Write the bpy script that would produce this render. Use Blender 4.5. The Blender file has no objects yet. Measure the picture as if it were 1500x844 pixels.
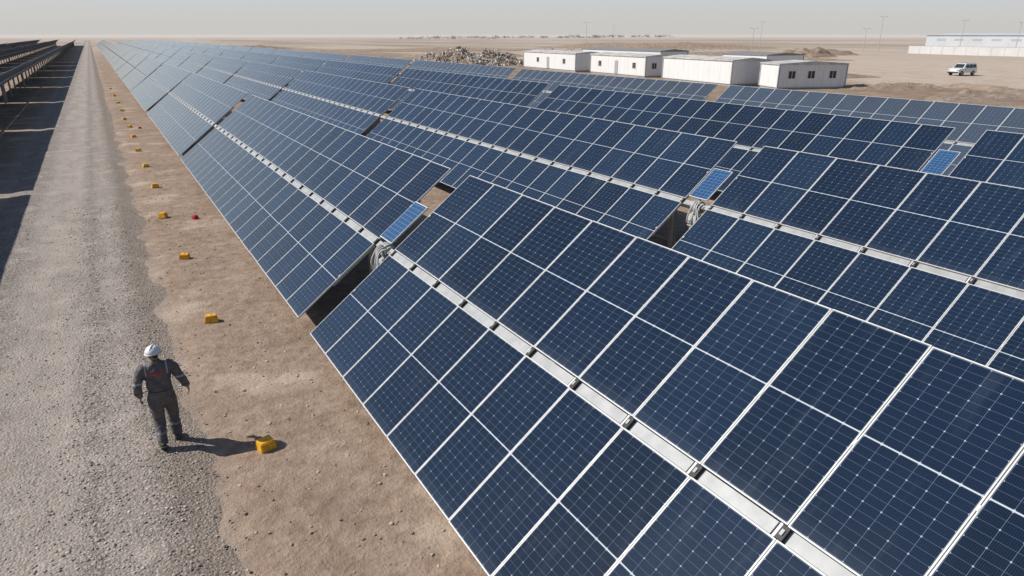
import bpy, bmesh, math, random
import numpy as np
from mathutils import Vector, Matrix, noise, Euler
random.seed(7); rng=np.random.default_rng(7)
scene=bpy.context.scene
R=math.radians
# ------------------------------------------------------------------ helpers
class NT:
    def __init__(s,name):
        s.mat=bpy.data.materials.new(name); s.mat.use_nodes=True
        s.nt=s.mat.node_tree; s.n=s.nt.nodes; s.l=s.nt.links
        s.b=s.n['Principled BSDF']
    def put(s,inp,v):
        if isinstance(v,bpy.types.NodeSocket): s.l.new(v,inp)
        elif v is not None:
            if isinstance(v,(tuple,list)) and len(v)==3 and inp.type=='RGBA': v=(*v,1)
            inp.default_value=v
    def m(s,op,a,b=None,c=None,clamp=False):
        n=s.n.new('ShaderNodeMath'); n.operation=op; n.use_clamp=clamp
        for i,v in enumerate((a,b,c)):
            if v is not None: s.put(n.inputs[i],v)
        return n.outputs[0]
    def mix(s,f,a,b,mode='MIX'):
        n=s.n.new('ShaderNodeMix'); n.data_type='RGBA'; n.blend_type=mode
        s.put(n.inputs[0],f); s.put(n.inputs[6],a); s.put(n.inputs[7],b)
        return n.outputs[2]
    def noise(s,vec,scale,detail=4,rough=.55,dist=0):
        n=s.n.new('ShaderNodeTexNoise'); s.l.new(vec,n.inputs['Vector'])
        n.inputs['Scale'].default_value=scale; n.inputs['Detail'].default_value=detail
        n.inputs['Roughness'].default_value=rough; n.inputs['Distortion'].default_value=dist
        return n.outputs[0]
    def voro(s,vec,scale,feature='F1'):
        n=s.n.new('ShaderNodeTexVoronoi'); n.feature=feature; s.l.new(vec,n.inputs['Vector'])
        n.inputs['Scale'].default_value=scale
        return n
    def ramp(s,f,stops):
        n=s.n.new('ShaderNodeValToRGB'); s.put(n.inputs[0],f)
        e=n.color_ramp.elements
        while len(e)<len(stops): e.new(.5)
        for i,(p,c) in enumerate(stops):
            e[i].position=p; e[i].color=(*c,1) if isinstance(c,(tuple,list)) else (c,c,c,1)
        return n.outputs[0]
    def ms(s,f,a,b,c=0,d=1):
        n=s.n.new('ShaderNodeMapRange'); n.interpolation_type='SMOOTHSTEP'
        s.put(n.inputs[0],f)
        for i,v in enumerate((a,b,c,d)): n.inputs[i+1].default_value=v
        return n.outputs[0]
    def pos(s):
        return s.n.new('ShaderNodeNewGeometry').outputs['Position']
    def obj(s):
        return s.n.new('ShaderNodeTexCoord').outputs['Object']
    def sep(s,v):
        n=s.n.new('ShaderNodeSeparateXYZ'); s.l.new(v,n.inputs[0]); return n.outputs
    def scalev(s,v,k):
        n=s.n.new('ShaderNodeVectorMath'); n.operation='MULTIPLY'; s.l.new(v,n.inputs[0]); n.inputs[1].default_value=k
        return n.outputs[0]
    def bump(s,h,strength=.5,dist=.02):
        n=s.n.new('ShaderNodeBump'); n.inputs['Strength'].default_value=strength
        n.inputs['Distance'].default_value=dist; s.l.new(h,n.inputs['Height'])
        s.l.new(n.outputs[0],s.b.inputs['Normal'])
    def attr(s,name):
        n=s.n.new('ShaderNodeAttribute'); n.attribute_name=name; return n
    def col(s,c,rough=.8,metal=0):
        s.put(s.b.inputs['Base Color'],c); s.put(s.b.inputs['Roughness'],rough); s.put(s.b.inputs['Metallic'],metal)

def simple(name,c,rough=.7,metal=0,var=.15,scale=6,bump=0):
    t=NT(name); p=t.obj(); n=t.noise(p,scale,3)
    a=tuple(x*(1-var) for x in c); b=tuple(min(1,x*(1+var)) for x in c)
    t.col(t.mix(t.ms(n,.3,.7),a,b),rough,metal)
    if bump: t.bump(t.noise(p,scale*6,4),bump,.01)
    return t.mat

def mesh_obj(name,verts,faces,mats=(),mi=None,parent=None,smooth=False):
    me=bpy.data.meshes.new(name); me.from_pydata(verts,[],faces)
    for m in mats: me.materials.append(m)
    if mi is not None: me.polygons.foreach_set('material_index',mi)
    if smooth: me.polygons.foreach_set('use_smooth',[True]*len(me.polygons))
    me.update()
    o=bpy.data.objects.new(name,me); scene.collection.objects.link(o)
    if parent: o.parent=parent
    return o
def empty(name,loc=(0,0,0),rz=0):
    o=bpy.data.objects.new(name,None); scene.collection.objects.link(o)
    o.location=loc; o.rotation_euler=(0,0,rz); o.empty_display_size=.3
    return o
class MB:
    """mesh builder"""
    def __init__(s): s.v=[];s.f=[];s.mi=[]
    def quad(s,a,b,c,d,m):
        i=len(s.v); s.v+= [a,b,c,d]; s.f.append((i,i+1,i+2,i+3)); s.mi.append(m)
    def box(s,x0,x1,y0,y1,z0,z1,m,M=None):
        i=len(s.v)
        P=[(x0,y0,z0),(x1,y0,z0),(x1,y1,z0),(x0,y1,z0),(x0,y0,z1),(x1,y0,z1),(x1,y1,z1),(x0,y1,z1)]
        if M is not None: P=[tuple(M@Vector(p)) for p in P]
        s.v+=P
        for f in ((0,3,2,1),(4,5,6,7),(0,1,5,4),(1,2,6,5),(2,3,7,6),(3,0,4,7)):
            s.f.append(tuple(i+k for k in f)); s.mi.append(m)
    def tube(s,pts,rad,m,seg=12,M=None,ref=Vector((1,0,0))):
        pts=[Vector(p) for p in pts]; n=len(pts); base=len(s.v)
        for k,p in enumerate(pts):
            t=(pts[min(k+1,n-1)]-pts[max(k-1,0)]).normalized()
            u=(ref-t*ref.dot(t))
            if u.length<1e-3: u=Vector((0,1,0))-t*t.y
            u.normalize(); w=t.cross(u)
            r=rad[k] if isinstance(rad,(list,tuple)) else rad
            a,b=(r if isinstance(r,(tuple,list)) else (r,r))
            for j in range(seg):
                an=2*math.pi*j/seg
                q=p+u*a*math.cos(an)+w*b*math.sin(an)
                if M is not None: q=M@q
                s.v.append(tuple(q))
        for k in range(n-1):
            for j in range(seg):
                a=base+k*seg+j; b=base+k*seg+(j+1)%seg
                s.f.append((a,b,b+seg,a+seg)); s.mi.append(m)
        s.f.append(tuple(base+j for j in range(seg))[::-1]); s.mi.append(m)
        s.f.append(tuple(base+(n-1)*seg+j for j in range(seg))); s.mi.append(m)
    def obj(s,name,mats,parent=None,smooth=False):
        return mesh_obj(name,s.v,s.f,mats,s.mi,parent,smooth)

# ------------------------------------------------------------------ camera
cam=bpy.data.cameras.new('camera'); co=bpy.data.objects.new('camera',cam); scene.collection.objects.link(co)
cam.lens=24; cam.sensor_width=36; cam.clip_end=30000; cam.clip_start=.1
co.location=(0,0,6.3); co.rotation_euler=(R(90-20.4),0,R(-30.2)); scene.camera=co
# ------------------------------------------------------------------ light
S=Vector((-1.6,.97,1.80)).normalized()
elev=math.asin(S.z); az=math.atan2(S.x,S.y)
sun=bpy.data.lights.new('sun','SUN'); so=bpy.data.objects.new('sun',sun); scene.collection.objects.link(so)
sun.energy=4.9; sun.angle=R(.6); sun.color=(1,.95,.885)
so.rotation_euler=(-S).to_track_quat('-Z','Y').to_euler(); so.location=(-20,15,30)
w=bpy.data.worlds.new('World'); scene.world=w; w.use_nodes=True
nt=w.node_tree; bg=nt.nodes['Background']
def wn(t): return nt.nodes.new(t)
sky=wn('ShaderNodeTexSky'); sky.sky_type='NISHITA'; sky.sun_disc=False
sky.sun_elevation=elev; sky.sun_rotation=az%(2*math.pi); sky.air_density=1.0; sky.dust_density=1.0; sky.ozone_density=1.5
sky.altitude=200
# desert dust haze: the lowest degrees of the sky go pale
tc=wn('ShaderNodeTexCoord'); sx=wn('ShaderNodeSeparateXYZ'); nt.links.new(tc.outputs['Generated'],sx.inputs[0])
mr=wn('ShaderNodeMapRange'); mr.interpolation_type='SMOOTHERSTEP'; nt.links.new(sx.outputs[2],mr.inputs[0])
mr.inputs[1].default_value=-.12; mr.inputs[2].default_value=.42; mr.inputs[3].default_value=1.0; mr.inputs[4].default_value=0.0
mr2=wn('ShaderNodeMapRange'); mr2.interpolation_type='SMOOTHSTEP'; nt.links.new(sx.outputs[2],mr2.inputs[0])
mr2.inputs[1].default_value=0; mr2.inputs[2].default_value=.08
hz=wn('ShaderNodeMix'); hz.data_type='RGBA'; nt.links.new(mr2.outputs[0],hz.inputs[0])
hz.inputs[6].default_value=(6.75,6.6,6.4,1); hz.inputs[7].default_value=(6.9,7.5,8.2,1)
hm_=wn('ShaderNodeMix'); hm_.data_type='RGBA'; nt.links.new(mr.outputs[0],hm_.inputs[0])
nt.links.new(sky.outputs[0],hm_.inputs[6]); nt.links.new(hz.outputs[2],hm_.inputs[7]); nt.links.new(hm_.outputs[2],bg.inputs[0])
bg.inputs[1].default_value=.09
w.cycles.sampling_method='MANUAL'; w.cycles.sample_map_resolution=512
scene.view_settings.view_transform='Standard'; scene.view_settings.look='None'; scene.view_settings.exposure=0

# ------------------------------------------------------------------ materials
def ground_mat():
    t=NT('desert_dirt'); p=t.pos(); x,y,z=t.sep(p)
    dist=t.m('SQRT',t.m('ADD',t.m('MULTIPLY',x,x),t.m('MULTIPLY',y,y)))
    n1=t.noise(p,.45,5,.6); n2=t.noise(p,3.2,5,.65); n3=t.noise(p,16,4,.7)
    c=t.ramp(n2,[(.3,(.225,.158,.115)),(.5,(.31,.228,.17)),(.7,(.39,.30,.23))])
    c=t.mix(t.m('MULTIPLY',t.ms(n1,.53,.66),.75),c,(.48,.385,.30))
    c=t.mix(t.m('MULTIPLY',t.ms(n1,.48,.34),.5),c,(.19,.135,.10))
    c=t.mix(t.m('MULTIPLY',t.ms(n3,.62,.72),.5),c,(.50,.42,.345))
    c=t.mix(t.m('MULTIPLY',t.ms(n3,.40,.32),.5),c,(.14,.10,.08))
    vo=t.voro(p,22); st=t.ms(vo.outputs['Distance'],.22,.12)
    pick=t.m('GREATER_THAN',t.sep(vo.outputs['Color'])[0],.80)
    st=t.m('MULTIPLY',st,pick)
    c=t.mix(st,c,t.mix(t.sep(vo.outputs['Color'])[1],(.24,.20,.17),(.54,.48,.42)))
    sp=t.m('ADD',x,t.m('MULTIPLY',t.m('SUBTRACT',n2,.5),1.4))
    spm=t.m('MULTIPLY',t.ms(sp,.8,.1),t.ms(sp,-5.2,-4.2))
    spm=t.m('MULTIPLY',spm,.65)
    c=t.mix(spm,c,t.ramp(t.noise(p,40,2,.8),[(.3,(.19,.16,.135)),(.7,(.48,.42,.365))]))
    xn=t.m('ADD',x,t.m('MULTIPLY',t.m('SUBTRACT',t.noise(p,.05,5),.5),40))
    farn=t.noise(t.scalev(p,(.02,.006,.02)),1.0,6,.6)
    sand=t.ramp(farn,[(.3,(.35,.27,.205)),(.5,(.43,.345,.272)),(.7,(.50,.42,.345))])
    tex=t.noise(p,.25,7,.7)
    dug=t.ramp(tex,[(.3,(.17,.12,.085)),(.55,(.29,.215,.158)),(.72,(.41,.32,.25))])
    fc=t.mix(t.ms(xn,84,98),dug,t.mix(t.ms(tex,.35,.65),sand,(.48,.405,.335)))
    c=t.mix(t.ms(x,36,44),c,fc)
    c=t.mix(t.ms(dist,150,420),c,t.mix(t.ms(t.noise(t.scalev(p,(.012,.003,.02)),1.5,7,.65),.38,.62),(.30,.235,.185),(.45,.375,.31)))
    c=t.mix(t.ms(dist,350,2200),c,(.53,.485,.44))  # distance haze blended into the ground colour
    t.col(c,.95); t.b.inputs['Specular IOR Level'].default_value=.1
    h=t.m('ADD',t.m('MULTIPLY',n2,1.6),t.m('ADD',t.m('MULTIPLY',n3,.8),t.m('MULTIPLY',st,.5)))
    t.bump(h,.75,.05)
    return t.mat
def road_mat():
    t=NT('gravel_surface'); p=t.pos(); x,y,z=t.sep(p)
    lo=t.noise(t.scalev(p,(1.2,.25,1)),1.0,5,.6)
    mott=t.noise(p,1.1,5,.7)
    xx=t.m('ADD',x,t.m('MULTIPLY',t.m('SUBTRACT',lo,.5),.8))
    v1=t.voro(p,26); v2=t.voro(p,52)
    r1=t.sep(v1.outputs['Color'])[0]; r2=t.sep(v2.outputs['Color'])[1]
    stone=t.ramp(t.m('ADD',t.m('MULTIPLY',r1,.55),t.m('MULTIPLY',r2,.45)),[(.12,(.155,.135,.117)),(.4,(.29,.26,.23)),(.62,(.395,.355,.318)),(.9,(.60,.55,.50))])
    edge=t.m('MULTIPLY',t.ms(v1.outputs['Distance'],.28,.62),.5)
    stone=t.mix(edge,stone,(.125,.10,.085))
    fn=t.noise(p,45,4,.8)
    fine=t.ramp(fn,[(.3,(.31,.27,.235)),(.7,(.50,.445,.395))])
    w1=t.m('MULTIPLY',t.ms(xx,-3.0,-2.3),t.ms(xx,-1.0,-1.5))
    w2=t.m('MULTIPLY',t.ms(xx,-1.05,-.8),t.ms(xx,-.3,-.6))
    pale=t.m('MAXIMUM',w1,t.m('MULTIPLY',w2,.6))
    c=t.mix(t.m('MULTIPLY',pale,t.ms(lo,.3,.6,.25,.85)),stone,fine)
    c=t.mix(t.m('MULTIPLY',t.ms(mott,.5,.7),.6),c,(.49,.43,.375))
    c=t.mix(t.m('MULTIPLY',t.ms(xx,-.6,.25),.6),c,(.28,.22,.17))
    c=t.mix(t.m('MULTIPLY',t.ms(mott,.46,.3),.4),c,(.21,.17,.14))
    t.col(c,.95); t.b.inputs['Specular IOR Level'].default_value=.1
    h=t.m('SUBTRACT',t.m('MULTIPLY',t.noise(p,9,4,.7),.8),t.m('MULTIPLY',v1.outputs['Distance'],.8))
    h=t.m('ADD',h,t.m('MULTIPLY',fn,.5))
    t.bump(h,.8,.035)
    return t.mat
def glass_mat(name,light=0.):
    t=NT(name)
    uv=t.n.new('ShaderNodeUVMap'); uv.uv_map='UVMap'; u,v,_=t.sep(uv.outputs[0])
    us=t.m('SUBTRACT',u,.02); cu=t.m('FRACT',t.m('DIVIDE',us,.175)); du=t.m('MULTIPLY',t.m('MINIMUM',cu,t.m('SUBTRACT',1,cu)),.175)
    above=t.m('GREATER_THAN',v,1.125)
    vs=t.m('SUBTRACT',t.m('SUBTRACT',v,.023),t.m('MULTIPLY',above,.02))
    cv=t.m('FRACT',t.m('DIVIDE',vs,.091)); dv=t.m('MULTIPLY',t.m('MINIMUM',cv,t.m('SUBTRACT',1,cv)),.091)
    cw=t.m('FRACT',t.m('DIVIDE',vs,.182)); dw=t.m('MULTIPLY',t.m('MINIMUM',cw,t.m('SUBTRACT',1,cw)),.182)
    lu=t.m('LESS_THAN',du,.0020); lv=t.m('LESS_THAN',dv,.0012)
    dia=t.m('LESS_THAN',t.m('ADD',du,dw),.0105)
    mid=t.m('LESS_THAN',t.m('ABSOLUTE',t.m('SUBTRACT',v,1.125)),.0065)
    mu=t.m('GREATER_THAN',t.m('ABSOLUTE',t.m('SUBTRACT',u,.545)),.5255)
    mv=t.m('GREATER_THAN',t.m('ABSOLUTE',t.m('SUBTRACT',v,1.125)),1.103)
    bb=t.m('LESS_THAN',t.m('FRACT',t.m('DIVIDE',us,.0175)),.05)
    p=t.pos()
    at=t.attr('rnd').outputs['Fac']
    oi=t.n.new('ShaderNodeObjectInfo').outputs['Random']
    rr=t.m('ADD',t.m('MULTIPLY',at,.6),t.m('MULTIPLY',oi,.4))
    cell=t.mix(rr,(.0025,.007,.019),(.006,.020,.050))
    cell=t.mix(t.m('MULTIPLY',bb,.5),cell,(.08,.12,.18))
    c=t.mix(t.m('MULTIPLY',t.m('MAXIMUM',lu,lv),.55),cell,(.17,.24,.33))
    c=t.mix(t.m('MULTIPLY',dia,.8),c,(.36,.42,.50))
    c=t.mix(t.m('MAXIMUM',mu,mv),c,(.10,.12,.15))
    c=t.mix(mid,c,(.50,.54,.58))
    px,py,pz=t.sep(p)
    d1=t.ms(t.noise(p,1.4,4,.65),.35,.75); glare_streak=t.ms(t.noise(t.scalev(p,(.5,3.2,.5)),1.3,4,.6),.54,.76)  # soft soiling, then streaks imitating glare on the glass, mixed in as colour
    dust_haze=t.m('ADD',t.m('MULTIPLY',d1,.006),t.m('MULTIPLY',glare_streak,.040))
    dust_haze=t.m('ADD',dust_haze,t.m('MULTIPLY',t.ms(v,.22,.0),.04))
    dust_haze=t.m('ADD',dust_haze,t.m('MULTIPLY',t.m('ADD',at,oi),.008))
    # far rows grow paler with distance: haze painted into the glass colour
    dust_haze=t.m('ADD',dust_haze,t.m('ADD',light,t.ms(py,22,190,0,.15)))
    drop=t.voro(p,.9); dm=t.m('MULTIPLY',t.ms(drop.outputs['Distance'],.035,.012),t.m('GREATER_THAN',t.sep(drop.outputs['Color'])[0],.82))
    c=t.mix(dust_haze,c,(.34,.40,.46))
    c=t.mix(t.m('MULTIPLY',dm,.45),c,(.6,.6,.58))
    t.col(c,t.m('ADD',.065,t.m('MULTIPLY',glare_streak,.05)))
    t.b.inputs['IOR'].default_value=1.42
    return t.mat
M_glass=glass_mat('solar_cell_glass'); M_glass_sheen=glass_mat('sheen_solar_cell_glass',.12)  # back row: brighter sky sheen mixed into the glass colour
M_alu=simple('aluminium_frame',(.58,.58,.57),.5,.2,.08)
M_back=simple('panel_backsheet',(.09,.095,.10),.6)
M_steel=simple('galvanised_steel',(.33,.34,.34),.55,.2,.12,4)
M_black=simple('black_rubber',(.02,.02,.022),.6)
M_ground=ground_mat(); M_road=road_mat()
# ------------------------------------------------------------------ ground & road
def axis(fine0,fine1,step,far,first=1.25):
    a=list(np.arange(fine0,fine1+1e-6,step)); s=step; hi=a[-1]
    up=[]; 
    while hi<far: s=min(s*first,900); hi+=s; up.append(hi)
    s=step; lo=a[0]; dn=[]
    while lo>-far: s=min(s*first,900); lo-=s; dn.append(lo)
    return dn[::-1]+a+up
def fbm(x,y,sc,seed=0):
    return noise.fractal(Vector((x*sc,y*sc,seed)),.8,2.1,4)
xs=axis(-5,7,.2,9000); ys=axis(2,46,.28,9000)
V=[];F=[]
for yy in ys:
    for x in xs:
        d=math.hypot(x,yy); z=0
        if abs(x)<14 and -3<yy<70:
            z=.035*fbm(x,yy,.5,3)+.016*fbm(x,yy,2.3,9)
        if -4.6<x<.7 and yy<480: z-=.035
        if x>45 and d<400: z+= .22*fbm(x,yy,.08,5)
        V.append((x,yy,z))
nx=len(xs)
for j in range(len(ys)-1):
    for i in range(nx-1):
        a=j*nx+i; F.append((a,a+1,a+1+nx,a+nx))
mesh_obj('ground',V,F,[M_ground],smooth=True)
V=[];F=[]
rx=np.arange(-4.3,.85,.16); ry=list(np.arange(-20,2,1.0))+list(np.arange(2,40,.3)); s=.3
while ry[-1]<900: s*=1.06; ry.append(ry[-1]+min(s,12))
def road_z(x,yy):
    e=.22*fbm(0,yy,.6,11)
    prof=.045
    if x>-.15+e: prof-= (x+.15-e)*.14
    if x<-3.5+e: prof-=(-3.5+e-x)*.14
    prof-= .02*math.exp(-((x+1.9)/.45)**2)+.014*math.exp(-((x+.6)/.3)**2)
    prof+=.03*math.exp(-((x+.2)/.25)**2)
    return prof+.012*fbm(x,yy,1.6,4)+.014*fbm(x,yy,.4,6)
for yy in ry:
    for x in rx: V.append((x,yy,road_z(x,yy)))
nx=len(rx)
for j in range(len(ry)-1):
    for i in range(nx-1):
        a=j*nx+i; F.append((a,a+1,a+1+nx,a+nx))
mesh_obj('gravel_road',V,F,[M_road],smooth=True)
def stones(name,n,xf,yf,smin,smax,zf,c0,c1):
    phi=(1+5**.5)/2
    I=np.array([(-1,phi,0),(1,phi,0),(-1,-phi,0),(1,-phi,0),(0,-1,phi),(0,1,phi),(0,-1,-phi),(0,1,-phi),(phi,0,-1),(phi,0,1),(-phi,0,-1),(-phi,0,1)])/1.9
    T=np.array([(0,11,5),(0,5,1),(0,1,7),(0,7,10),(0,10,11),(1,5,9),(5,11,4),(11,10,2),(10,7,6),(7,1,8),(3,9,4),(3,4,2),(3,2,6),(3,6,8),(3,8,9),(4,9,5),(2,4,11),(6,2,10),(8,6,7),(9,8,1)])
    vs=[];fs=[]
    for k in range(n):
        x=xf();y=yf(x); s=smin+(smax-smin)*random.random()**2.5
        q=I*rng.uniform(.7,1.2,(12,1))*np.array([rng.uniform(.7,1.3),rng.uniform(.7,1.3),rng.uniform(.5,.85)])*s
        a=random.random()*6.28; ca,sa=math.cos(a),math.sin(a)
        q=np.stack([q[:,0]*ca-q[:,1]*sa+x,q[:,0]*sa+q[:,1]*ca+y,q[:,2]+zf(x,y)+s*.25],1)
        vs.append(q); fs.append(T+12*k)
    V=np.concatenate(vs); F=np.concatenate(fs)
    t=NT(name+'_stone'); at=t.attr('rnd').outputs['Fac']
    t.col(t.mix(at,c0,c1),.9)
    o=mesh_obj(name,V.tolist(),F.tolist(),[t.mat])
    a=o.data.attributes.new('rnd','FLOAT','FACE'); a.data.foreach_set('value',np.repeat(rng.random(n),20))
    return o
stones('gravel',11000,lambda:random.choice((random.uniform(-4,.4),random.gauss(-.15,.33),random.gauss(-1.2,.35))),
       lambda x:4.5+26*random.random()**1.7,.008,.026,road_z,(.19,.165,.145),(.58,.53,.48))
stones('dirt_clods',2600,lambda:random.uniform(.3,5.5),lambda x:4.5+30*random.random()**1.5,.006,.032,
       lambda x,y:.035*fbm(x,y,.5,3)+.016*fbm(x,y,2.3,9),(.20,.15,.115),(.50,.42,.34))

# ------------------------------------------------------------------ solar tables
TILT=R(37.5); PW=1.1; NM=21; ML=2.27; GAP=.16; SL=2*ML+GAP; MIDX=4.685; MIDZ=2.03; PER=24.05
rotY=Matrix.Rotation(-TILT,4,'Y'); inv=rotY.inverted()
def add_module(mb,uvs,rnd,s0,s1,y0,y1,r,fw=.0135,mg=0):
    def q(a,b,c,d,m,uv=None):
        mb.quad(a,b,c,d,m); uvs.append(uv or [(0,0)]*4); rnd.append(r)
    T=.0;B=-.035;g=-.0025
    q((s0,y0,T),(s1,y0,T),(s1,y0+fw,T),(s0,y0+fw,T),1)
    q((s0,y1-fw,T),(s1,y1-fw,T),(s1,y1,T),(s0,y1,T),1)
    q((s0,y0+fw,T),(s0+fw,y0+fw,T),(s0+fw,y1-fw,T),(s0,y1-fw,T),1)
    q((s1-fw,y0+fw,T),(s1,y0+fw,T),(s1,y1-fw,T),(s1-fw,y1-fw,T),1)
    a,b,c,d=s0+fw,s1-fw,y0+fw,y1-fw
    q((a,c,g),(b,c,g),(b,d,g),(a,d,g),mg,[(fw,fw),(fw,2.25-fw),(PW-.01-fw,2.25-fw),(PW-.01-fw,fw)])
    for (p,q_) in (((s0,y0),(s1,y0)),((s1,y0),(s1,y1)),((s1,y1),(s0,y1)),((s0,y1),(s0,y0))):
        q((p[0],p[1],B),(q_[0],q_[1],B),(q_[0],q_[1],T),(p[0],p[1],T),1)
    q((s0,y1,B+.01),(s1,y1,B+.01),(s1,y0,B+.01),(s0,y0,B+.01),2)
def table_mesh(seed,gl,n=NM):
    rd=random.Random(seed); mb=MB(); uvs=[];rnd=[]
    for i in range(n):
        for k in (0,1):
            s0=GAP/2 if k else -GAP/2-ML
            j=rd.uniform(-.006,.006)
            y0=i*PW+.005
            add_module(mb,uvs,rnd,s0+j,s0+ML+j,y0,y0+PW-.01,rd.random())
    nf=len(mb.f)
    mb.box(-.075,.075,-.0,PER-.01,-.215,-.055,3)
    for i in range(n):
        mb.box(-.07,.07,i*PW+.10,i*PW+PW-.10,-.0545,-.030,3)
    for i in range(n+1):
        y=i*PW+(0.05 if i==0 else (-.05 if i==n else 0))
        mb.box(-1.35,-.10,y-.03,y+.03,-.085,-.0365,3)
        mb.box(.10,1.35,y-.03,y+.03,-.085,-.0365,3)
        mb.box(-.072,.072,y-.04,y+.04,-.054,-.004,4)
        mb.box(-.074,.074,y+.042,y+.07,-.054,-.012,1)
        mb.box(-.03,.03,y-.015,y+.015,-.0035,.010,3)
        for s in (-1.1,1.1):
            mb.box(s-.03,s+.03,y-.012,y+.012,.001,.006,1)
    for y in (.35,5.9,11.55,17.2,22.75):
        yy=y
        mb.box(-.08,.08,yy-.006,yy+.006,-2.4,-.22,3,inv)
        mb.box(-.08,-.07,yy-.06,yy+.06,-2.4,-.22,3,inv)
        mb.box(.07,.08,yy-.06,yy+.06,-2.4,-.22,3,inv)
        mb.box(-.13,.13,yy-.05,yy+.05,-.26,-.09,3)
    mb.tube([(-.16,.2,-.12),(-.16,6,-.15),(-.16,12,-.12),(-.16,18,-.15),(-.16,23,-.12)],.02,4,6)
    me=bpy.data.meshes.new('solar_table'); me.from_pydata(mb.v,[],mb.f)
    for m in (gl,M_alu,M_back,M_steel,M_black): me.materials.append(m)
    me.polygons.foreach_set('material_index',mb.mi)
    uvl=me.uv_layers.new(name='UVMap'); arr=np.zeros((len(me.loops),2))
    k=0
    for f in uvs:
        for c in f: arr[k]=c;k+=1
    uvl.data.foreach_set('uv',arr.ravel())
    at=me.attributes.new('rnd','FLOAT','FACE'); vals=np.zeros(len(mb.f)); vals[:nf]=rnd; at.data.foreach_set('value',vals)
    me.update(); return me
meshes=[table_mesh(k,M_glass) for k in range(3)]; mesh_sheen=[table_mesh(11,M_glass_sheen)]
rj=random.Random(3)
def row(mx,gap0,ms,y_from=-34,y_to=470):
    y=gap0-NM*PW
    while y>y_from: y-=PER
    while y<y_to:
        o=bpy.data.objects.new('solar_panel_table',rj.choice(ms)); scene.collection.objects.link(o)
        o.location=(mx,y,MIDZ); o.rotation_euler=(0,-TILT+R(rj.uniform(-.9,.9)),0)
        y+=PER
G0=[13.04,12.6,11.35,30.0]
for k in range(4): row(MIDX+8.65*k,G0[k],meshes if k<3 else mesh_sheen)
for k in range(3): row(-8.1-8.65*k,36.0-k*3,meshes,y_from=-20)
def small_panel_mat():
    t=NT('controller_cell'); p=t.obj(); x,y,z=t.sep(p)
    fx=t.m('FRACT',t.m('DIVIDE',x,.105)); fy=t.m('FRACT',t.m('DIVIDE',y,.13))
    l=t.m('MAXIMUM',t.m('LESS_THAN',fx,.05),t.m('LESS_THAN',fy,.035))
    n=t.voro(p,30); c=t.mix(t.sep(n.outputs['Color'])[0],(.015,.06,.15),(.03,.09,.21))
    t.col(t.mix(l,c,(.25,.32,.42)),.15); return t.mat
M_small=small_panel_mat(); M_cond=simple('flexible_conduit',(.46,.46,.45),.6)
for k in range(3):
    e=empty('tracker_drive_unit',(MIDX+8.65*k,G0[k]+.47,MIDZ)); 
    mb=MB(); a,b=.12,1.22
    mb.box(a,b,-.33,.33,.06,.093,1); mb.box(a+.02,b-.02,-.31,.31,.0935,.097,0)
    mb.box(a+.1,a+.16,-.2,.2,-.03,.0595,2); mb.box(b-.2,b-.14,-.2,.2,.0,.0595,2); mb.box(-.1,b,-.03,.03,-.035,-.001,2)
    o=mb.obj('controller_panel',[M_small,M_alu,M_steel],e); o.rotation_euler=(0,-TILT,0)
    mb=MB()
    mb.tube([(0,-.12,-.13),(0,.12,-.13)],.17,0,18); mb.tube([(0,-.20,-.13),(0,-.13,-.13)],.13,0,14)
    mb.box(-.12,.12,-.14,.14,-.62,-.3,1,inv); mb.box(-.09,.09,-.09,.09,-2.5,-.3,0,inv)
    mb.tube([(-.05,.0,-.2),(-.25,.02,-.22),(-.42,.02,-.28)],.07,0,12)
    o=mb.obj('slew_drive',[M_steel,M_alu],e); o.rotation_euler=(0,-TILT,0)
    mb=MB()
    for i in range(4):
        r=random.Random(i+k*9); y=-.40+.12*i
        pts=[]
        for j in range(13):
            u=j/12; pts.append((-.06-.24*math.sin(u*3.14)+r.uniform(-.012,.012),y+.06*math.sin(u*7+i),.05-.66*u+.09*math.sin(u*7)))
        mb.tube(pts,.02,0,7)
    mb.obj('cable_conduit',[M_cond],e,True)

# ------------------------------------------------------------------ yellow / red marker blocks
M_yel=simple('yellow_paint',(.78,.40,.02),.6,0,.2,12,.3); M_red=simple('red_paint',(.5,.03,.025),.6,0,.2,12,.3)
M_conc=simple('bare_concrete',(.40,.38,.35),.9,0,.15,3)
def block(x,y,mat,s=1):
    bm=bmesh.new(); bmesh.ops.create_cube(bm,size=1)
    for v in bm.verts:
        k=.8 if v.co.z>0 else 1
        v.co=Vector((v.co.x*.27*k+random.uniform(-.012,.012),v.co.y*.22*k+random.uniform(-.012,.012),v.co.z*.17+.075+random.uniform(-.008,.008)))*s
    bmesh.ops.bevel(bm,geom=bm.edges[:],offset=.014,segments=2,affect='EDGES')
    me=bpy.data.meshes.new('marker_block')
    bmesh.ops.create_cone(bm,cap_ends=True,segments=8,radius1=.012,radius2=.012,depth=.04,matrix=Matrix.Translation((0,0,.175*s)))
    bm.to_mesh(me); bm.free(); me.materials.append(mat)
    o=bpy.data.objects.new('marker_block',me); scene.collection.objects.link(o)
    o.location=(x,y,0); o.rotation_euler=(R(random.uniform(-5,5)),R(random.uniform(-5,5)),random.uniform(-.7,.7))
for i,y in enumerate([10.2,16.2,21.7,27.5,33.4,39.2,45,51,57,63,70,78,88,100]):
    block(1.32+(random.uniform(-.12,.12) if i>2 else 0),y+(random.uniform(-.4,.4) if i>4 else 0),M_yel,1.08)
for x,y in ((2.2,26.7),(2.0,56)): block(x,y,M_red,.8)

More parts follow.
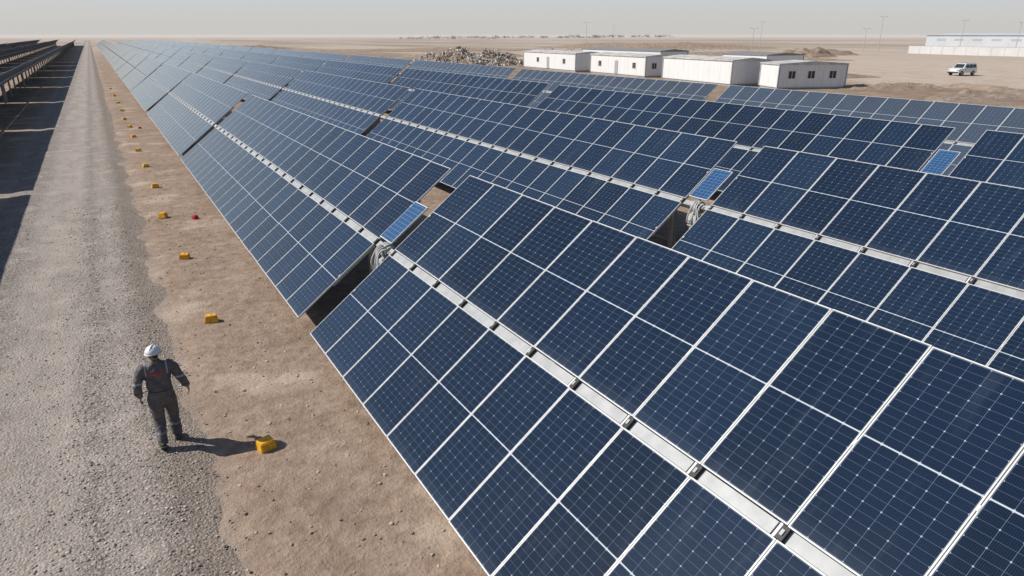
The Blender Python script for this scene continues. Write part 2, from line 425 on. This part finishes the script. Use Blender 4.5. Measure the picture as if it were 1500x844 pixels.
# ------------------------------------------------------------------ worker
def worker():
    e=empty('worker',(.0,11.05,.03),R(-4))
    mb=MB()
    mb.tube([(0,0,.78),(0,0,.86),(0,0,.96),(0,.01,1.06),(0,.015,1.18),(0,.02,1.31),(0,.02,1.40),(0,.015,1.465),(0,.02,1.51)],
            [(.13,.12),(.180,.145),(.186,.147),(.176,.138),(.182,.138),(.198,.142),(.19,.128),(.135,.10),(.07,.07)],0,20)
    mb.tube([(-.12,.02,1.425),(-.185,.02,1.415),(-.232,.0,1.35),(-.268,-.03,1.24),(-.30,-.055,1.15),(-.308,-.01,1.04),(-.305,.06,.945),(-.303,.075,.92)],
            [.06,.085,.080,.071,.065,.061,.055,.052],0,14)
    mb.tube([(.12,.02,1.425),(.185,.02,1.415),(.238,.02,1.35),(.285,.0,1.24),(.325,-.01,1.15),(.352,.03,1.05),(.38,.10,.965),(.385,.115,.94)],
            [.06,.085,.080,.071,.065,.061,.055,.052],0,14)
    mb.tube([(-.085,0,.92),(-.094,-.0,.8),(-.098,.02,.65),(-.098,.04,.5),(-.098,-.03,.36),(-.098,-.12,.22),(-.098,-.165,.13)],
            [.11,.115,.100,.088,.084,.080,.080],0,16)
    mb.tube([(.085,0,.92),(.096,.05,.8),(.104,.11,.65),(.108,.16,.5),(.108,.165,.36),(.108,.16,.22),(.11,.155,.10)],
            [.11,.115,.100,.088,.084,.080,.084],0,16)
    mb.tube([(0,.0,1.46),(0,.005,1.53)],[(.088,.083),(.075,.073)],0,16)
    t=NT('grey_coverall'); p=t.obj(); x,y,z=t.sep(p)
    n=t.noise(p,10,4); c=t.mix(t.ms(n,.3,.7),(.10,.090,.088),(.165,.15,.147))
    refl=t.m('MAXIMUM',t.m('MULTIPLY',t.m('LESS_THAN',t.m('ABSOLUTE',t.m('SUBTRACT',z,.31)),.018),.5),
        t.m('MULTIPLY',t.m('LESS_THAN',t.m('ABSOLUTE',t.m('SUBTRACT',z,1.20)),.016),t.m('GREATER_THAN',t.m('ABSOLUTE',x),.205)))
    sh=t.m('MULTIPLY',t.m('LESS_THAN',t.m('ABSOLUTE',t.m('SUBTRACT',t.m('ABSOLUTE',x),.15)),.012),t.m('GREATER_THAN',z,1.30))
    refl=t.m('MAXIMUM',refl,sh)
    c=t.mix(refl,c,(.36,.39,.43))
    w=t.m('GREATER_THAN',t.m('FRACT',t.m('MULTIPLY',x,24)),.25)
    w=t.m('MULTIPLY',w,t.m('GREATER_THAN',t.noise(t.scalev(p,(60,1,50)),1,2),.42))
    txt=t.m('MULTIPLY',t.m('MULTIPLY',w,t.m('LESS_THAN',t.m('ABSOLUTE',x),.125)),t.m('MULTIPLY',t.m('LESS_THAN',t.m('ABSOLUTE',t.m('SUBTRACT',z,1.335)),.024),t.m('LESS_THAN',y,0)))
    c=t.mix(txt,c,(.50,.06,.05))
    c=t.mix(t.m('LESS_THAN',t.m('ABSOLUTE',t.m('SUBTRACT',z,1.03)),.01),c,(.06,.055,.055))
    t.col(c,.88); t.bump(t.noise(p,18,3,.5,.8),.45,.02)
    o=mb.obj('coverall',[t.mat],e)
    m=o.modifiers.new('r','REMESH'); m.mode='VOXEL'; m.voxel_size=.0125; m.use_smooth_shade=True
    m=o.modifiers.new('s','SMOOTH'); m.factor=.6; m.iterations=5
    tx=bpy.data.textures.new('folds','CLOUDS'); tx.noise_scale=.08; tx.noise_depth=2
    m=o.modifiers.new('d','DISPLACE'); m.texture=tx; m.strength=.035; m.mid_level=.5; m.texture_coords='LOCAL'
    skin=simple('skin',(.36,.20,.13),.6); hair=simple('dark_hair',(.012,.010,.009),.7)
    for sx,base,d in ((-1,Vector((-.304,.08,.915)),Vector((-.02,.12,-1)).normalized()),(1,Vector((.387,.12,.93)),Vector((.1,.15,-1)).normalized())):
        mb=MB(); fw=Vector((0,1,.12)).normalized(); side=d.cross(fw).normalized()
        mb.tube([base-d*.03,base,base+d*.04,base+d*.09],[(.022,.03),(.02,.032),(.016,.042),(.014,.042)],0,10,ref=side)
        for i,L in enumerate((.068,.078,.072,.055)):
            o0=base+d*.082+fw*(.031-.0205*i)
            inn=Vector((-sx,0,0))
            mb.tube([o0,o0+d*L*.45+inn*.006,o0+d*L*.8+inn*.02,o0+d*L+inn*.033],[.0095,.009,.008,.006],0,8,ref=fw)
        o0=base+d*.03+fw*.035
        mb.tube([o0,o0+d*.03+fw*.022,o0+d*.062+fw*.03+Vector((-sx,0,0))*.01],[.012,.011,.008],0,8,ref=side)
        o=mb.obj('hand',[skin],e); m=o.modifiers.new('r','REMESH'); m.mode='VOXEL'; m.voxel_size=.0035; m.use_smooth_shade=True
    h=empty('head_joint',(0,.035,1.62)); h.parent=e; h.rotation_euler=(R(-6),0,R(-18))
    mb=MB()
    mb.tube([(0,-.01,-.15),(0,-.005,-.08),(0,0,-.05)],[(.058,.058),(.056,.058),(.058,.06)],0,16)
    mb.tube([(0,.03,-.105),(0,.025,-.085),(0,.01,-.04),(0,0,.0),(0,-.002,.05),(0,-.004,.09),(0,-.004,.115)],
            [(.03,.04),(.05,.07),(.066,.088),(.073,.096),(.075,.098),(.058,.078),(.02,.03)],0,20)
    mb.tube([(0,.09,.025),(0,.108,-.012),(0,.098,-.028)],[(.008,.008),(.014,.013),(.014,.006)],0,8)
    for sx in (-1,1):
        mb.tube([(sx*.070,-.01,-.032),(sx*.081,-.014,-.005),(sx*.078,-.014,.022)],[(.006,.012),(.008,.02),(.005,.012)],0,8)
    mb.tube([(-.025,.094,-.052),(0,.101,-.052),(.025,.094,-.052)],[.004,.008,.004],0,6)
    o=mb.obj('head',[skin],h); m=o.modifiers.new('r','REMESH'); m.mode='VOXEL'; m.voxel_size=.006; m.use_smooth_shade=True
    mb=MB()
    for sx in (-1,1): mb.tube([(sx*.03-.008,.089,.006),(sx*.03+.008,.089,.006)],.008,0,8,ref=Vector((0,1,0)))
    mb.obj('eyes',[hair],h)
    mb=MB()
    mb.tube([(0,-.028,-.06),(0,-.022,-.02),(0,-.012,.03)],[(.055,.05),(.073,.078),(.079,.092)],0,18)
    mb.obj('hair',[hair],h,True)
    t=NT('white_helmet_plastic'); t.col((.78,.78,.77),.35); hm=t.mat
    mb=MB(); rings=[];
    for k in range(9):
        a=k/8*math.pi/2*.98; rings.append((math.cos(a),math.sin(a)))
    mb.tube([(0,-.004,.018+.118*s) for c,s in rings],[(.112*c+.002,.138*c+.002) for c,s in rings],0,28)
    mb.tube([(0,.006,.010),(0,.006,.019)],[(.130,.164),(.120,.150)],0,28)
    mb.tube([(0,.10,.02),(0,.165,.012)],[(.075,.006),(.045,.004)],0,14)
    mb.tube([(0,.085,.10),(0,.04,.134),(0,-.02,.143),(0,-.08,.125),(0,-.115,.08)],[(.012,.008),(.016,.010),(.016,.010),(.016,.010),(.012,.008)],0,10)
    for sx in (-1,1): mb.tube([(sx*.045,.07,.10),(sx*.045,.0,.128),(sx*.045,-.08,.105)],[.006,.007,.006],0,8)
    mb.obj('hard_hat',[hm],h,True)
    bt=simple('dark_boot_leather',(.06,.052,.045),.7)
    for (ax,ay,az,pit) in ((-.098,-.17,.13,R(-32)),(.11,.155,.075,0)):
        mb=MB()
        mb.tube([(0,-.0,.09),(0,0,.03),(0,0,-.02)],[(.055,.06),(.052,.058),(.05,.06)],0,14)
        mb.tube([(0,-.075,-.04),(0,-.05,-.03),(0,.03,-.02),(0,.10,-.035),(0,.17,-.045),(0,.2,-.052)],
                [(.03,.025),(.045,.038),(.048,.052),(.052,.040),(.046,.030),(.022,.016)],0,14)
        mb.box(-.045,.045,-.085,.19,-.088,-.062,0)
        o=mb.obj('boot',[bt],e); o.location=(ax,ay,az+.012); o.rotation_euler=(pit,0,R(6 if ax<0 else -8))
        m=o.modifiers.new('r','REMESH'); m.mode='VOXEL'; m.voxel_size=.008; m.use_smooth_shade=True
worker()

# ------------------------------------------------------------------ prefab cabins
tw=NT('white_cladding'); p=tw.obj(); x,y,z=tw.sep(p)
st=tw.m('MULTIPLY',tw.ms(tw.noise(tw.scalev(p,(1.5,1.5,.25)),1.5,6,.7),.45,.75),.35)
c=tw.mix(st,(.74,.74,.73),(.50,.47,.43))
seam=tw.m('LESS_THAN',tw.m('FRACT',tw.m('DIVIDE',tw.m('ADD',x,y),1.15)),.035)
c=tw.mix(tw.m('MULTIPLY',seam,.5),c,(.35,.35,.34))
c=tw.mix(tw.ms(z,.35,.0,0,.5),c,(.42,.35,.28)); tw.col(c,.55); M_wall=tw.mat
M_roof=simple('cabin_roof_sheet',(.50,.48,.455),.6,.0,.25,.8); M_dark=simple('window_glass',(.03,.035,.045),.15)
M_trim=simple('cabin_trim',(.36,.37,.38),.6); M_roofd=simple('dark_roof_sheet',(.22,.22,.22),.6)
def cabin(x,y,rot,W,L,H,front=(),side=(),roof=M_roof,door=True):
    e=empty('prefab_cabin',(x,y,.1),R(rot))
    mb=MB(); mb.box(0,W,0,L,.12,H,0); mb.obj('walls',[M_wall],e)
    mb=MB(); mb.box(.1,W-.1,.1,L-.1,-.3,.118,0); mb.obj('base',[M_trim],e)
    mb=MB()
    o=.12
    mb.box(-o,W+o,-o,L+o,H+.002,H+.14,0); 
    mb.v+=[(-o,-o,H+.142),(W+o,-o,H+.142),(W+o,L+o,H+.142),(-o,L+o,H+.142),(W/2,-o,H+.42),(W/2,L+o,H+.42)]
    b=len(mb.v)-6
    for f in ((b,b+1,b+4),(b+1,b+2,b+5,b+4),(b+2,b+3,b+5),(b+3,b,b+4,b+5)): mb.f.append(f); mb.mi.append(0)
    mb.obj('roof',[roof],e)
    mb=MB()
    for u in (0,W):
        for v in (0,L): mb.box(u-.07,u+.07,v-.07,v+.07,.1,H-.002,0)
    mb.obj('corner_posts',[M_trim],e)
    if front or side:
        mb=MB()
        for u in front:
            mb.box(u-.5,u+.5,-.035,.02,1.1,2.1,1); mb.box(u-.42,u-.03,-.045,-.03,1.18,2.02,0); mb.box(u+.03,u+.42,-.045,-.03,1.18,2.02,0)
        for v in side:
            mb.box(-.035,.02,v-.5,v+.5,1.1,2.1,1); mb.box(-.045,-.03,v-.42,v-.03,1.18,2.02,0); mb.box(-.045,-.03,v+.03,v+.42,1.18,2.02,0)
        mb.obj('windows',[M_dark,M_wall],e)
    if door:
        mb=MB(); mb.box(-.05,.02,L*.5-.45,L*.5+.45,.15,2.2,0); mb.box(-.07,-.051,L*.5+.3,L*.5+.36,1.1,1.2,1); mb.obj('door',[M_trim,M_dark],e)
cabin(70.8,58,-22,8.8,4.6,2.75,(1.7,4.2,7.0),(),door=False)
cabin(70.6,65.2,-8,6,15.5,2.95,(),(),door=False)
cabin(72.8,84.5,-5,6,16,2.9,(1.6,),(3,13))
cabin(73.5,104,-4,6,20,2.9,(),(4,14))
cabin(86,96,-4,6,26,3.3,(2,),(),M_roofd,door=False)
cabin(92,78,-4,8,10,3.0,(2,),(),M_roofd,door=False)

# ------------------------------------------------------------------ rubble, mounds
def heap_h(u,v,seed): return max(0,1-(u*u+v*v))**.8*(.75+.5*noise.fractal(Vector((u*2.2,v*2.2,seed)),.8,2,4))
def mound(name,x,y,rx_,ry_,h,mat,rot=0,seed=0,n=40):
    V=[];F=[]
    for j in range(n+1):
        for i in range(n+1):
            u=-1+2*i/n; v=-1+2*j/n
            V.append((u*rx_,v*ry_,h*heap_h(u,v,seed)+h*.12*noise.noise(Vector((u*14,v*14,seed)))*(1 if u*u+v*v<.9 else 0)-.15))
    for j in range(n):
        for i in range(n):
            a=j*(n+1)+i; F.append((a,a+1,a+n+2,a+n+1))
    o=mesh_obj(name,V,F,[mat],smooth=True); o.location=(x,y,0); o.rotation_euler=(0,0,R(rot)); return o
tm=NT('dug_soil'); p=tm.pos(); tm.col(tm.ramp(tm.noise(p,.9,7,.7),[(.3,(.22,.16,.115)),(.5,(.33,.25,.185)),(.7,(.43,.345,.27))]),.95); tm.bump(tm.noise(p,3,6,.7),1,.3); M_soil=tm.mat
def rubble(x,y,rx_,ry_,h,n,rot):
    mb=MB(); r=random.Random(5)
    N=30
    for j in range(N+1):
        for i in range(N+1):
            u=-1+2*i/N; v=-1+2*j/N; mb.v.append((u*rx_,v*ry_,h*.85*heap_h(u,v,2)-.1))
    for j in range(N):
        for i in range(N):
            a=j*(N+1)+i; mb.f.append((a,a+1,a+N+2,a+N+1)); mb.mi.append(0)
    for k in range(n):
        a=r.random()*6.28; q=math.sqrt(r.random())*1.02; u=q*math.cos(a); v=q*math.sin(a)
        z=h*.85*heap_h(u,v,2)
        s=r.uniform(.10,.34); 
        M=Matrix.Translation((u*rx_,v*ry_,z+r.uniform(-.08,.15)))@Euler((r.random()*6,r.random()*6,r.random()*6)).to_matrix().to_4x4()
        m=r.choice((1,1,2,2,3,3,0,1))
        mb.box(-s,s,-s*r.uniform(.2,1),s*.6,-s*r.uniform(.1,.5),s*.3,m,M)
    o=mb.obj('rubble_pile',[M_soil,simple('pale_rubble',(.60,.57,.52),.9),simple('grey_rubble',(.42,.39,.35),.9),simple('timber_scrap',(.46,.36,.26),.9)])
    o.location=(x,y,0); o.rotation_euler=(0,0,R(rot))
rubble(71,142,13.5,6,4.0,1500,-30)
rb=random.Random(21)
for (x,y,a,b,h,ro) in ((62,36,7,3,.7,20),(72,30,10,3,.9,-20),(80,40,9,4,.8,10),(84,52,8,3,.9,-30),(92,44,10,3,.8,60),(100,88,12,5,1.3,-30),(66,44,5,2.5,.6,0),
    (181,140,10,5,2.6,-30),(200,150,14,5,2.0,-30),(150,125,22,5,1.0,-30),(175,165,40,8,1.4,-30),(110,260,60,10,1.6,-10),(128,120,10,4,1.1,-30),(60,190,14,8,1.4,10),(95,190,22,6,1.6,-20),(50,330,30,12,2.4,0),(-36,330,18,14,3.6,0),(-64,360,22,14,4.5,10),(230,260,60,10,3,-30),(98,70,9,3,.7,-20)):
    mound('dirt_mound',x,y,a,b,h,M_soil,ro,rb.random()*50)

# ------------------------------------------------------------------ distant compound
M_pw=simple('perimeter_wall_paint',(.56,.56,.55),.8,0,.06,.2); M_wh=simple('warehouse_sheet',(.52,.545,.57),.6,0,.05,.1)
M_band=simple('sheet_cladding_band',(.38,.42,.46),.6,0,.05,.1)
e=empty('perimeter_wall',(0,0,0)); mb=MB()
p0=Vector((246,148,0)); p1=Vector((238,60,0)); n=22
for i in range(n):
    a=p0.lerp(p1,i/n); b=p0.lerp(p1,(i+1)/n); d=(b-a); L=d.length; ang=math.atan2(d.y,d.x)
    M=Matrix.Translation(a)@Matrix.Rotation(ang,4,'Z')
    mb.box(.12,L-.12,-.08,.08,-.3,2.5,0,M); mb.box(-.12,.118,-.14,.14,-.3,2.6,0,M); mb.box(.16,L-.16,-.12,.12,2.502,2.58,1,M)
mb.obj('wall_panels',[M_pw,M_conc],e)
def shed(x,y,rot,W,L,H):
    e=empty('warehouse',(x,y,0),R(rot)); mb=MB(); mb.box(0,W,0,L,-.3,H,0)
    for k in range(int(L/8)): mb.box(-.06,-.001,3+8*k,7+8*k,H*.6,H*.75,1)
    mb.obj('walls',[M_wh,M_band],e)
    mb=MB(); mb.v=[(-.4,-.4,H),(W+.4,-.4,H),(W+.4,L+.4,H),(-.4,L+.4,H),(W/2,-.4,H*1.14),(W/2,L+.4,H*1.14)]
    mb.f=[(0,1,4),(1,2,5,4),(2,3,5),(3,0,4,5)]; mb.mi=[0]*4; mb.obj('roof',[M_wh],e)
shed(345,108,0,40,92,5.8); shed(480,225,0,40,45,6)
def lamp(x,y,h=13):
    mb=MB(); mb.tube([(0,0,-.3),(0,0,h)],[.14,.07],0,8); mb.tube([(0,0,h-.1),(-.8,0,h+.3),(-1.8,0,h+.35)],.05,0,6)
    mb.box(-2.4,-1.6,-.15,.15,h+.3,h+.42,0); mb.tube([(0,0,h-.1),(.8,0,h+.3),(1.8,0,h+.35)],.05,0,6); mb.box(1.6,2.4,-.15,.15,h+.3,h+.42,0)
    o=mb.obj('street_lamp',[M_lamp]); o.location=(x,y,0)
M_lamp=simple('lamp_post_steel',(.42,.43,.44),.6)
for x,y,h in ((250,162,12),(262,176,8),(300,160,11),(290,135,10),(250,105,9),(215,190,8),(240,330,12),(300,260,12),(330,420,12)): lamp(x,y,h)

# ------------------------------------------------------------------ distant scrub / tree line
def treeline(name,cx,cy,L,ang,h,n):
    r=random.Random(int(cx)); V=[];F=[]
    d=Vector((math.cos(ang),math.sin(ang),0))
    for k in range(n):
        c=Vector((cx,cy,0))+d*r.uniform(-L,L)*1.0+Vector((r.uniform(-12,12),r.uniform(-12,12),0)); s=r.uniform(.5,1)*h
        for q in range(26):
            a=Vector((r.gauss(0,.45),r.gauss(0,.45),abs(r.gauss(.45,.25))))*s
            i=len(V); t=s*.16
            for _ in range(3): V.append(tuple(c+a+Vector((r.uniform(-t,t),r.uniform(-t,t),r.uniform(-t,t)))*1.6))
            F.append((i,i+1,i+2))
    mesh_obj(name,V,F,[M_leaf])
M_leaf=simple('pale_foliage',(.36,.355,.33),.9)  # pale, greyish leaf colour
treeline('distant_trees',640,1080,150,R(-35),4.5,110)
treeline('distant_trees',1000,1250,120,R(-35),6,80)
treeline('distant_trees',420,900,60,R(-20),3.5,40)
treeline('scrub_bushes',190,235,40,R(-30),1.1,60)

# ------------------------------------------------------------------ SUV
def suv(x,y,rot):
    e=empty('parked_suv',(x,y,.02),R(rot))
    paint=simple('white_car_paint',(.72,.72,.71),.3,0,.04)
    prof=[(-2.3,.45),(-2.33,.95),(-2.25,1.12),(-2.15,1.72),(-1.95,1.84),(.35,1.84),(.55,1.78),(1.15,1.16),(2.1,1.05),(2.3,.9),(2.33,.45)]
    def W(z): return .93 if z<1.2 else .93-(z-1.15)*.24
    mb=MB(); n=len(prof)
    for s in (-1,1):
        for (a,z) in prof: mb.v.append((a,s*W(z),z))
    for i in range(n):
        j=(i+1)%n; mb.f.append((i,j,n+j,n+i)); mb.mi.append(0)
    mb.f.append(tuple(range(n))[::-1]); mb.mi.append(0); mb.f.append(tuple(range(n,2*n))); mb.mi.append(0)
    o=mb.obj('body',[paint],e); m=o.modifiers.new('b','BEVEL'); m.width=.05; m.segments=2; m.limit_method='ANGLE'
    mb=MB()
    for s in (-1,1):
        for (a,b,c,d) in ((-2.02,-1.25,-2.02,-1.25),(-1.15,-.3,-1.15,-.3),(-.2,.95,-.2,.42)):
            z0,z1=1.2,1.7
            P=[(a,s*(W(z0)+.012),z0),(b,s*(W(z0)+.012),z0),(d,s*(W(z1)+.012),z1),(c,s*(W(z1)+.012),z1)]
            mb.quad(*(P if s<0 else P[::-1]),0)
    P=[(1.14,-.78,1.19),(1.14,.78,1.19),(.6,.68,1.75),(.6,-.68,1.75)]; P=[(a+.02,b,c+.015) for a,b,c in P]; mb.quad(*P,0)
    mb.quad((-2.255,.75,1.2),(-2.255,-.75,1.2),(-2.18,-.68,1.68),(-2.18,.68,1.68),0)
    mb.obj('windows',[M_dark],e)
    mb=MB()
    for a in (-1.45,1.45):
        for s in (-1,1):
            mb.tube([(a,s*.74,.38),(a,s*.96,.38)],.38,0,20); mb.tube([(a,s*.955,.38),(a,s*.975,.38)],.2,1,14)
    mb.box(-2.62,-2.35,-.3,.3,.75,1.4,0)
    mb.box(2.33,2.42,-.85,.85,.42,.62,0); mb.box(-2.42,-2.33,-.85,.85,.42,.62,0)
    mb.obj('wheels_and_bumpers',[M_black,M_steel],e)
    mb=MB()
    for s in (-1,1): mb.box(2.29,2.34,s*.72-.14,s*.72+.14,.78,.95,0); mb.box(-2.36,-2.31,s*.8-.08,s*.8+.08,.8,1.1,1); mb.box(.75,.95,s*1.02-.1,s*1.02+.1,1.15,1.32,0)
    mb.box(-1.8,.2,-.62,-.58,1.86,1.92,0); mb.box(-1.8,.2,.58,.62,1.86,1.92,0)
    mb.obj('lights_and_trim',[M_steel,M_red],e)
suv(121.5,63.6,175)
